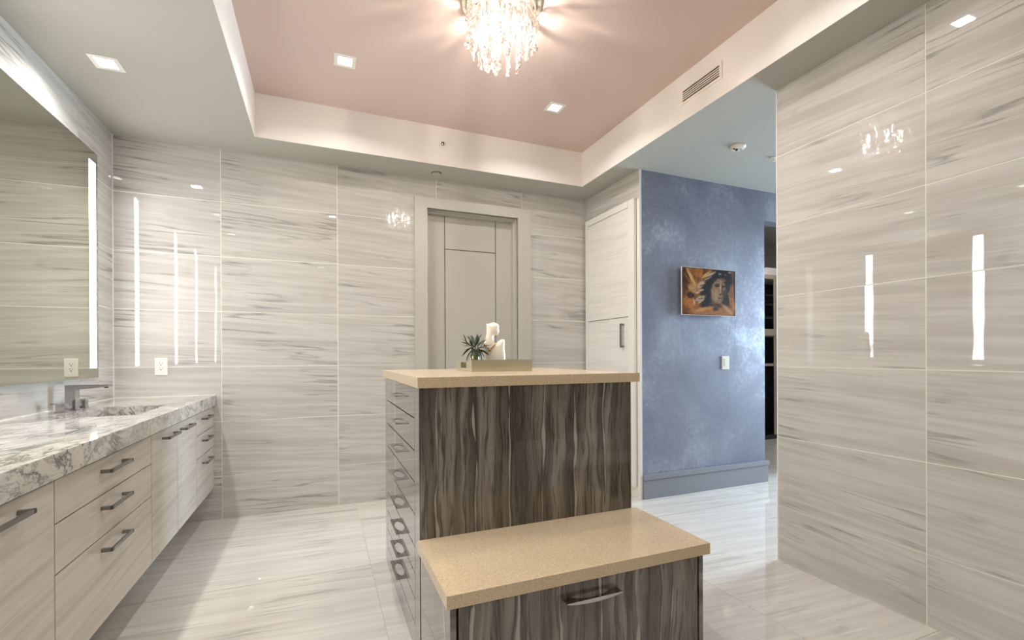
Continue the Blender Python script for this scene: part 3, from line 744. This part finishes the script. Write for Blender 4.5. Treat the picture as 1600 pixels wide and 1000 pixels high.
# ------------------------------------------------------------------ downlights
def downlight_proto(z, lit):
    pass
pos = [(3.50, 2.12, H), (-1.0, 2.965, H), (-1.0, 2.10, H), (-1.0, 1.25, H), (-1.0, -.30, H), (-1.0, -1.26, H), (.142, 3.0, HT), (1.572, 3.0, HT), (.142, 1.40, HT), (1.572, 1.40, HT), (.0, -.65, H), (1.45, -.8, H)]
lab = ['square recessed downlight in the hall ceiling, hidden behind the tiled wall', 'square recessed downlight in the left soffit nearest the back wall', 'square recessed downlight in the left soffit, second from the back wall', 'square recessed downlight in the left soffit, third from the back wall', 'square recessed downlight in the left soffit beside the camera', 'square recessed downlight in the left soffit behind the camera',
       'square recessed downlight in the pink ceiling left of the chandelier', 'square recessed downlight in the pink ceiling right of the chandelier', 'square recessed downlight in the pink ceiling, near left corner', 'square recessed downlight in the pink ceiling, near right corner', 'square recessed downlight in the rear ceiling, left', 'square recessed downlight in the rear ceiling, right']
dl = None
for (x, y, z), L in zip(pos, lab):
    if dl is None:
        dl = thing('downlight', (x, y, z), L, 'downlight', 'square recessed downlights')
        o_, i_ = .062, .040
        mm = MB()
        for b in ((-o_, o_, -o_, -i_), (-o_, o_, i_, o_), (-o_, -i_, -i_, i_), (i_, o_, -i_, i_)): mm.box(b[0], b[1], b[2], b[3], -.0035, -.0005)
        mm.build('trim_frame', M['white'], dl)
        MB().box(-i_ - .001, i_ + .001, -i_ - .001, i_ + .001, -.0018, -.0006).build('lens', M['pane'], dl)
    else: dup(dl, (x, y, z), L)
    area_light('downlight_beam', (x, y, z - .005), (0, 0, 0), .07, .07, DOWN_W * (.6 if y < 0 or x > 3 else 1), (1, 0.99, 0.975), math.radians(150))

# ------------------------------------------------------------------ chandelier
CX, CY = .852, 2.20
ch = thing('chandelier', (CX, CY, HT), 'flush round chandelier of twisted glass crystals in the pink tray ceiling', 'chandelier')
MB().lathe([(.20, 0), (.205, -.004), (.205, -.020), (.198, -.026), (.02, -.028)], 48).build('canopy', plain('canopy_nickel', srgb(150, 138, 122), 0.4, 0.0), ch, smooth=False)
def crystal(L, seed):
    rg = random.Random(seed); secs = []; n = max(8, int(L / .022)); ph = rg.uniform(0, 6)
    for i in range(n + 1):
        z = -L * i / n; a = ph + i * .55; w_ = .0135 + .006 * math.sin(i * 1.05 + ph); tn = .0055 + .002 * math.cos(i * 1.05 + ph)
        if i == n: w_ *= .55
        cxx = .0035 * math.sin(i * .8 + ph)
        secs.append([(cxx + w_ * math.cos(a), w_ * math.sin(a), z), (cxx - tn * math.sin(a), tn * math.cos(a), z), (cxx - w_ * math.cos(a), -w_ * math.sin(a), z), (cxx + tn * math.sin(a), -tn * math.cos(a), z)])
    return MB().sections(secs).mesh('crystal', M['crystal'])
cvar = {}
rg = random.Random(4)
for R_, n_, L0 in ((.170, 19, .225), (.132, 13, .265), (.090, 8, .295), (.042, 4, .315)):
    for k in range(n_):
        L = round(L0 + rg.uniform(-.03, .025), 2); key = (L, rg.randrange(3))
        if key not in cvar: cvar[key] = crystal(L, hash(key) % 999 if False else int(L * 1000) + key[1] * 77)
        a = 2 * PI * (k + rg.uniform(-.2, .2)) / n_
        link('crystal', cvar[key], ch, (R_ * math.cos(a), R_ * math.sin(a), -.030), (0, 0, rg.uniform(0, 6.28)))
MB().lathe([(.178, -.0285), (.180, -.032), (.166, -.034), (.164, -.0285), (.178, -.0285)], 40, cap=False).build('hanging_ring', M['chrome'], ch)
for k in range(9):
    a = 2 * PI * k / 6 + .3 if k < 6 else 2 * PI * k / 3; q_ = .112 if k < 6 else .066
    p_ = (q_ * math.cos(a), q_ * math.sin(a), -.150 if k < 6 else -.085)
    b_ = MB().lathe([(.002, -.060), (.009, -.048), (.012, -.020), (.011, .004), (.006, .012)], 12).build('bulb', M['bulb'], ch, loc=p_)
    MB().lathe([(.006, .012), (.006, .050)], 10).build('socket', M['white'], b_)
    l = bpy.data.lights.new('bulb_glow', 'POINT'); l.energy = CHAND_W; l.color = (1, .92, .84); l.shadow_soft_size = .006
    o = bpy.data.objects.new('bulb_glow', l); col.objects.link(o); o.location = (CX + p_[0] * 1.0, CY + p_[1] * 1.0, HT + p_[2] - .075)

# ------------------------------------------------------------------ ceiling hardware
vt = thing('air_vent', (TX1 - e, 2.191, 2.809), 'white linear air vent in the right side of the ceiling recess', 'vent')
MB().box(-.006, 0, -.166, .166, .034, .050).box(-.006, 0, -.166, .166, -.050, -.034).box(-.006, 0, -.166, -.148, -.034, .034).box(-.006, 0, .148, .166, -.034, .034).build('frame', M['vent'], vt)
MB().box(-.0015, -.0005, -.148, .148, -.034, .034).build('duct_opening', M['vent_dark'], vt)
slm = MB().box(-.0055, -.0016, -.1475, .1475, -.0028, .0028).mesh('slat', M['vent'])
for k in range(4): link('slat', slm, vt, (0, 0, -.0204 + k * .0136))
s1 = thing('sprinkler', (.886, TY1 - e, 2.822), 'small chrome sidewall sprinkler on the back side of the ceiling recess', 'sprinkler')
MB().lathe([(.030, 0), (.030, -.004), (.024, -.007)], 28, axis='y').build('escutcheon', M['vent'], s1)
MB().lathe([(.014, -.007), (.012, -.022), (.005, -.024)], 16, axis='y').build('sprinkler_head', M['steel'], s1)
s2 = thing('ceiling_disc', (.880, 3.762, H), 'round white cover disc on the soffit above the door', 'sprinkler')
MB().lathe([(.042, 0), (.042, -.003), (.034, -.0035)], 28).build('rim', M['vent_dark'], s2)
MB().lathe([(.038, -.0036), (.038, -.009), (.030, -.011)], 28).build('cap', M['ceiling'], s2)
s3 = thing('smoke_detector', (2.775, 2.48, H), 'round white detector on the grey-blue hall ceiling', 'detector')
MB().lathe([(.052, 0), (.052, -.008), (.044, -.018), (.030, -.022)], 32).build('housing', M['vent'], s3)
MB().lathe([(.010, -.0215), (.010, -.030), (.006, -.032)], 14, (-.012, .002, 0)).build('sensor', M['vent_dark'], s3)
MB().lathe([(.007, -.018), (.007, -.024), (.004, -.025)], 12, (-.034, .004, 0)).build('sensor', M['vent_dark'], s3)
MB().lathe([(.009, -.021), (.009, -.027), (.004, -.029)], 12, (.016, -.012, 0)).build('lens', M['chrome'], s3)
s4 = thing('hall_sprinkler', (3.19, 2.52, H), 'tiny white sprinkler head on the hall ceiling at the tiled wall edge', 'sprinkler')
MB().lathe([(.028, 0), (.028, -.005), (.018, -.008)], 20).build('escutcheon', M['white'], s4)
MB().lathe([(.009, -.008), (.009, -.024), (.012, -.026)], 12).build('sprinkler_head', M['white'], s4)

# ------------------------------------------------------------------ dressing room seen through the hall opening
KB = (5.75, 4.58, 0)
kb = thing('display_cabinet', KB, 'tall dark display cabinet with taupe frame seen through the narrow hall opening', 'cabinet')
MB().box(-.7, .7, .40, .42, 0.03, 2.25).box(-.7, -.68, 0, .40, .03, 2.25).box(.68, .7, 0, .40, .03, 2.25).build('body', M['closet_dark'], kb)
MB().box(-.7, .7, -.01, .42, 2.20, 2.255).build('top', M['closet_trim'], kb)
MB().box(-.7, .7, -.02, .42, 1.42, 1.51).build('middle_shelf', M['closet_trim'], kb)
MB().box(-.7, .7, 0, .42, .0, .06).build('plinth', M['closet_dark'], kb)
for x in (-.7, .025, .66): MB().box(x, x + .035, -.012, 0, .06, 2.20).build('stile', M['closet_trim'], kb)
for z in (1.02,): MB().box(-.68, .66, 0, .38, z - .015, z + .015).build('shelf', M['closet_trim'], kb)
for z in (1.70, 1.90, 2.04): MB().box(-.68, .66, .03, .38, z - .004, z).build('glass_shelf', M['glass'], kb)
wine = [('wine_glass', 1.7, -.13, 'glass goblet on the lowest glass shelf of the display cabinet'), ('wine_glass', 1.9, -.17, 'glass goblet on the middle glass shelf of the display cabinet'), ('wine_glass', 2.04, -.12, 'glass goblet on the upper glass shelf of the display cabinet')]
for n_, z, x, L in wine:
    g_ = thing(n_, (KB[0] + x, KB[1] + .10, z + .0005), L, 'glass', 'goblets in the display cabinet')
    MB().lathe([(.028, 0), (.028, .003), (.004, .005), (.004, .05), (.026, .065), (.03, .1), (.028, .12)], 16).build('goblet', M['chrome'], g_)
tag(MB().lathe([(.02, 0), (.05, .012), (.075, .035), (.078, .037), (.05, .016), (.01, .006)], 24).build('bowl', M['ceramic'], loc=(KB[0] - .22, KB[1] + .12, 1.701)), 'shallow white bowl in the display cabinet', 'bowl')
tag(MB().box(-.055, .055, 0, .2, 0, .18).build('storage_box', M['white'], None, .004, loc=(KB[0] - .20, KB[1] + .03, 2.2555)), 'upright pale box on top of the display cabinet', 'box')
for k in range(3):
    tag(MB().box(-.10, .10, 0, .25, 0, .035).build('folded_towel', M['white'], None, .010, loc=(KB[0] + .03, KB[1] + .03, 2.2555 + k * .0355)), ['bottom', 'middle', 'top'][k] + ' folded white cloth of the stack on the display cabinet', 'towel', 'folded cloths on the display cabinet')
dm = thing('dome_lamp', (4.9, 3.95, 3.0), 'round white dome lamp on the dressing room ceiling', 'lamp')
MB().lathe([(.24, 0), (.24, -.03), (.20, -.07), (.10, -.095), (.02, -.10)], 36).build('diffuser', emis('dome_diffuser', (1, .95, .85, 1), 1.2), dm)
area_light('dome_glow', (4.9, 3.95, 2.88), (0, 0, 0), .4, .4, 22, (1, .95, .88))
MB().lathe([(.255, 0), (.255, -.02), (.242, -.022)], 36).build('rim', M['closet_trim'], dm)

# ------------------------------------------------------------------ smooth shading where the form is round
for o in bpy.data.objects:
    if o.type == 'MESH' and o.name.split('.')[0] in ('canopy', 'escutcheon', 'housing', 'diffuser', 'vase', 'bowl', 'goblet', 'rim', 'cap') :
        me = o.data
        me.polygons.foreach_set('use_smooth', [True] * len(me.polygons))
        try: me.set_sharp_from_angle(angle=math.radians(35))
        except Exception: pass

sb = thing('towel_bench', (1.98, .12, 0), 'low white bench beside the right wall, mirrored in the island panel', 'bench')
MB().box(-.40, .40, -.42, .42, .36, .41).build('seat', M['closet'], sb, .003)
for sx_ in (-1, 1): MB().box(sx_ * .37 - .02, sx_ * .37 + .02, -.40, .40, 0, .36).build('leg_panel', M['closet'], sb, .002)
tw = tag(MB().box(-.22, .22, -.13, .13, 0, .13).build('folded_towel', M['white'], None, .045, smooth=True, loc=(2.06, .24, .4105), seg=5), 'thick folded white towel lying on the low bench near the camera', 'towel')
